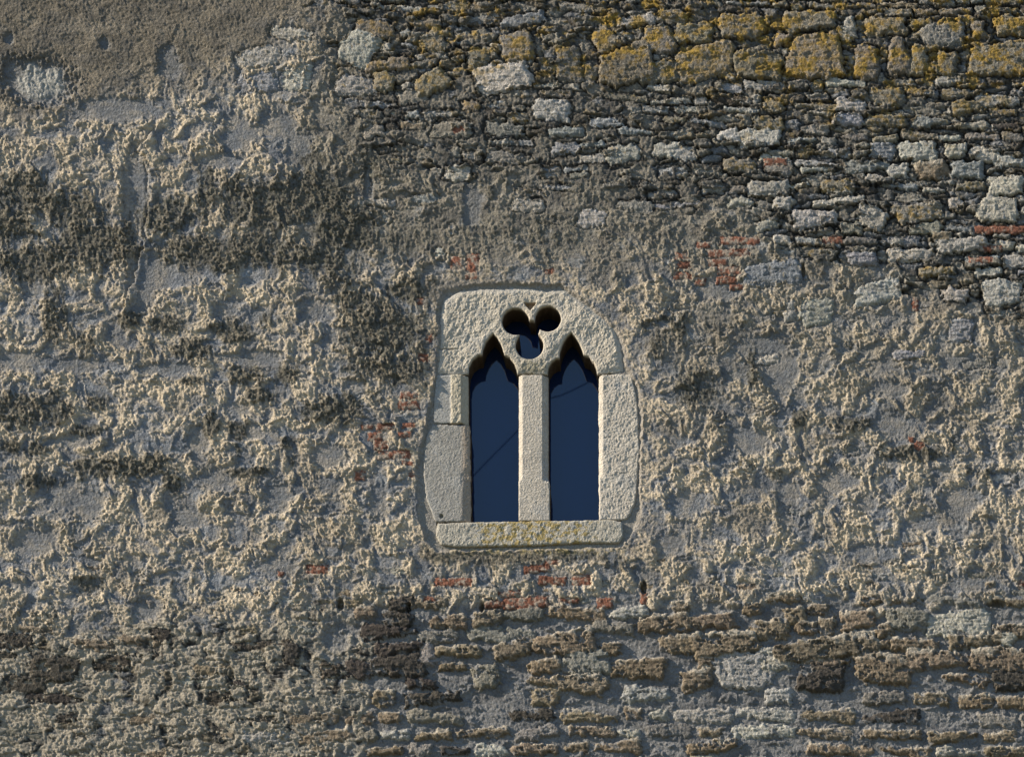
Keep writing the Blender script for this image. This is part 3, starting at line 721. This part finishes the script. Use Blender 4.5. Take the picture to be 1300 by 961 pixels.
def ltone(u, v, base, k=.12):
    c = np.broadcast_to(np.array(base), u.shape + (3,)) * (1 + k * fbm(u / 26, v / 26, 421, 3) + .10 * fbm(u / 5, v / 5, 423, 3))[..., None]
    return mix(c, np.array([.36, .37, .37]), .5 * ss(.1, .8, fbm(u / 20, v / 30, 425, 3)))
PALE = (.51, .47, .395)
YF = .004
e1 = lambda u, v, s: 1.0 * fbm(u / 9, v / 9, s, 3) + .35 * fbm(u / 3, v / 3, s + 5, 2)
# head
def head_sdf(u, v):
    return np.maximum(poly_sdf(u, v, HEAD) + 1.2 * e1(u, v, 431), -(openings(u, v) + .35 * e1(u, v, 433)))
def head_h(u, v, dn):
    op = openings(u, v)
    marg = ss(0, 9, -poly_sdf(u, v, HEAD)) * ss(1, 6, op)
    x = hewn(u, v, .25 + .95 * marg) + rnd(dn, 1.6, 5)
    x = x + 7 * fbm(u / 55, v / 55, 435, 2) - 6 * ss(7, 0, -poly_sdf(u, v, HEAD))
    x = x - 9 * ss(1.6, .2, np.abs(v - 443 - .8 * fbm(u / 5, v / 5, 437, 2))) * ss(585, 575, u)          # hairline joint on the left
    tri = np.maximum(np.maximum(384 - v, (v - 393) + (np.abs(u - 673) - 1.0) * 1.15), np.abs(u - 673) - 7)
    x = x - 22 * ss(1, -2.0, tri)
    return x
def head_c(u, v, dn):
    c = ltone(u, v, PALE)
    c = mix(c, [.44, .43, .40], ss(9, 0, -poly_sdf(u, v, HEAD)) * .6)
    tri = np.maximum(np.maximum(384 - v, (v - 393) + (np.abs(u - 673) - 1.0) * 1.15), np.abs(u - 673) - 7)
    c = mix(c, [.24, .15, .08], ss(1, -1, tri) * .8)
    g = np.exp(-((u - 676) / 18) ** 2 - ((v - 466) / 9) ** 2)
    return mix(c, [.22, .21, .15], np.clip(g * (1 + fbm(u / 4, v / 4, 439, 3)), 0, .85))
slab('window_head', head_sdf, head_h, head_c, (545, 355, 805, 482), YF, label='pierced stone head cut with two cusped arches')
# left jamb, upper block with its worn inner strip
def lj1_sdf(u, v): return np.maximum(poly_sdf(u, v, LJAMB1) + .8 * e1(u, v, 441), -(openings(u, v) + .3 * e1(u, v, 433)))
def lj1_h(u, v, dn):
    strip = ss(571, 574, u + 1.5 * fbm(v / 7, v * 0, 443, 2)) * ss(587, 585, u)
    cham = np.clip(u - 586, 0, 12)
    return -1 + 7 * strip + hewn(u, v, .15 + .75 * strip) - cham * 2.6 + rnd(dn, 1.2, 4)
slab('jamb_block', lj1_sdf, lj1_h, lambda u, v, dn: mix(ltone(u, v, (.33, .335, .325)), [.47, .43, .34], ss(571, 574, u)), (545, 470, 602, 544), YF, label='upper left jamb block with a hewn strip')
def lj2_sdf(u, v): return poly_sdf(u, v, LJAMB2) + .9 * e1(u, v, 445)
def lj2_h(u, v, dn):
    rough_ = ss(585, 592, u + 3 * fbm(u / 10, v / 18, 447, 3)) * ss(590, 610, v)
    hole = np.hypot(u - 560.5, v - 655) 
    return -1 + pitted(u, v, .55) - 5 * rough_ + hewn(u, v, .6) * rough_ - np.clip(u - 590, 0, 8) * .8 + rnd(dn, 2, 5) - 18 * ss(3.2, 1.6, hole)
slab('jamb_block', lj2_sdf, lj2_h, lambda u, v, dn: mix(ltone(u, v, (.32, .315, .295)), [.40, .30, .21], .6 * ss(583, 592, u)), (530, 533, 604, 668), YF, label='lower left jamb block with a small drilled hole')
def rj_sdf(u, v): return poly_sdf(u, v, RJAMB) + .9 * e1(u, v, 449)
def rj_h(u, v, dn):
    ch = ss(600, 608, v + 2 * fbm(u / 5, v / 5, 451, 2))
    cham = np.clip(765.5 - u, 0, 7) * (1 - ch) + np.clip(762 - u, 0, 3) * ch
    return pitted(u, v, 1.15) + 2.0 * fbm(u / 8, v / 8, 453, 3) - 3.6 * cham + rnd(dn, 1.6, 6)
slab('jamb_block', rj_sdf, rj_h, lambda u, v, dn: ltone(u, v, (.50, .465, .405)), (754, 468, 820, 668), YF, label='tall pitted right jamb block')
def mu_sdf(u, v): return poly_sdf(u, v, MULL) + .25 * e1(u, v, 455)
def mu_h(u, v, dn):
    st = ss(604, 613, v + 1.5 * fbm(u / 4, v / 4, 457, 2))
    cl = np.clip(663.3 - u, 0, 6) * (1 - st) ; cr = np.clip(u - 688.5, 0, 9) * (1 - st)
    return pitted(u, v, .5) - 4.2 * cl - 4.2 * cr + rnd(dn, 1.2, 4)
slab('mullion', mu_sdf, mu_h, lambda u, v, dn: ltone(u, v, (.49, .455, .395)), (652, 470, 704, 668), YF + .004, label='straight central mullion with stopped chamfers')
def si_sdf(u, v): return poly_sdf(u, v, SILL) + .8 * e1(u, v, 459)
def si_h(u, v, dn):
    return hewn(u, v, .8) + 3 + rnd(dn, 3, 7)
def si_c(u, v, dn):
    c = ltone(u, v, (.42, .40, .345))
    ly = ss(.0, .45, fbm(u / 9, v / 7, 461, 4, .65) + .25 - .5 * (np.abs(u - 665) / 110) ** 2)
    return mix(c, [.34, .26, .085], ly * .85 * ss(590, 620, u) * ss(775, 745, u))
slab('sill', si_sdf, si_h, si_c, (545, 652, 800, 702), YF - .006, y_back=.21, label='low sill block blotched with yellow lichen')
# glazing: one slightly wavy sheet set at the back of the reveals
gu_, gv_ = np.meshgrid(np.arange(560, 800, 4.0), np.arange(370, 700, 4.0))
gp = wallpt(gu_, gv_, YF); gp[..., 1] = DEPTH - .004
gr, gc = gu_.shape; gi = np.arange(gr * gc).reshape(gr, gc)
gm = np_mesh('glazing', gp.reshape(-1, 3), np.stack([gi[:-1, :-1], gi[1:, :-1], gi[1:, 1:], gi[:-1, 1:]], -1).reshape(-1, 4))
mg = bpy.data.materials.new('window_glass'); mg.use_nodes = True; b = mg.node_tree.nodes['Principled BSDF']
b.inputs['Base Color'].default_value = (.004, .020, .082, 1); b.inputs['Roughness'].default_value = .015
b.inputs['IOR'].default_value = 1.72
glass = link('glazing', gm, mg, window); glass['label'] = 'dark blue glass reflecting the sky'

# ------------------------------------------------------------------ ground
gme = bpy.data.meshes.new('ground'); gme.from_pydata([(-600, -700, 0), (600, -700, 0), (600, 500, 0), (-600, 500, 0)], [], [(0, 1, 2, 3)]); gme.update()
gm_ = simple_mat('ground_soil', (.13, .12, .08), .95); ground = link('ground', gme, gm_); ground['kind'] = 'structure'
nn = gm_.node_tree.nodes; nz = nn.new('ShaderNodeTexNoise'); nz.inputs['Scale'].default_value = 60
cr = nn.new('ShaderNodeValToRGB'); cr.color_ramp.elements[0].color = (.05, .07, .03, 1); cr.color_ramp.elements[1].color = (.22, .19, .13, 1)
gm_.node_tree.links.new(nz.outputs['Fac'], cr.inputs[0]); gm_.node_tree.links.new(cr.outputs[0], nn['Principled BSDF'].inputs['Base Color'])

# ------------------------------------------------------------------ overhead cable out in the open air, seen mirrored in the glass
def mirrored(u, v, yy):
    G = wallpt(u, v, DEPTH - .004); Cm = CP.copy(); Cm[1] = 2 * (DEPTH - .004) - CP[1]
    d = G - Cm; t = (yy - G[1]) / d[1]
    return G + d * t
cpts = [(300,760),(480,690),(598,607),(628,576),(660,544),(680,523),(697,506),(712,502),(728,495),(744,487),(759,477),(820,440),(1000,400)]
cp_ = [Vector(mirrored(a, b, -10.0)) for a, b in cpts]
cv_, cf_ = [], []
for i, p in enumerate(cp_):
    t = (cp_[min(i + 1, len(cp_) - 1)] - cp_[max(i - 1, 0)]).normalized(); a1 = t.cross(Vector((0, 1, 0))).normalized(); a2 = t.cross(a1)
    for k in range(8): cv_.append(p + .0045 * (math.cos(k * PI / 4) * a1 + math.sin(k * PI / 4) * a2))
for i in range(len(cp_) - 1):
    for k in range(8): cf_.append((i * 8 + k, i * 8 + (k + 1) % 8, i * 8 + 8 + (k + 1) % 8, i * 8 + 8 + k))
cf_ += [tuple(range(8)), tuple(range(len(cv_) - 1, len(cv_) - 9, -1))]
cme = bpy.data.meshes.new('overhead_cable'); cme.from_pydata(cv_, [], cf_); cme.update()
cab = link('overhead_cable', cme, simple_mat('black_cable', (.02, .02, .02), .6))
cab['label'] = 'thin black overhead cable seen as a dark slanting line reflected in the window glass'; cab['category'] = 'cable'
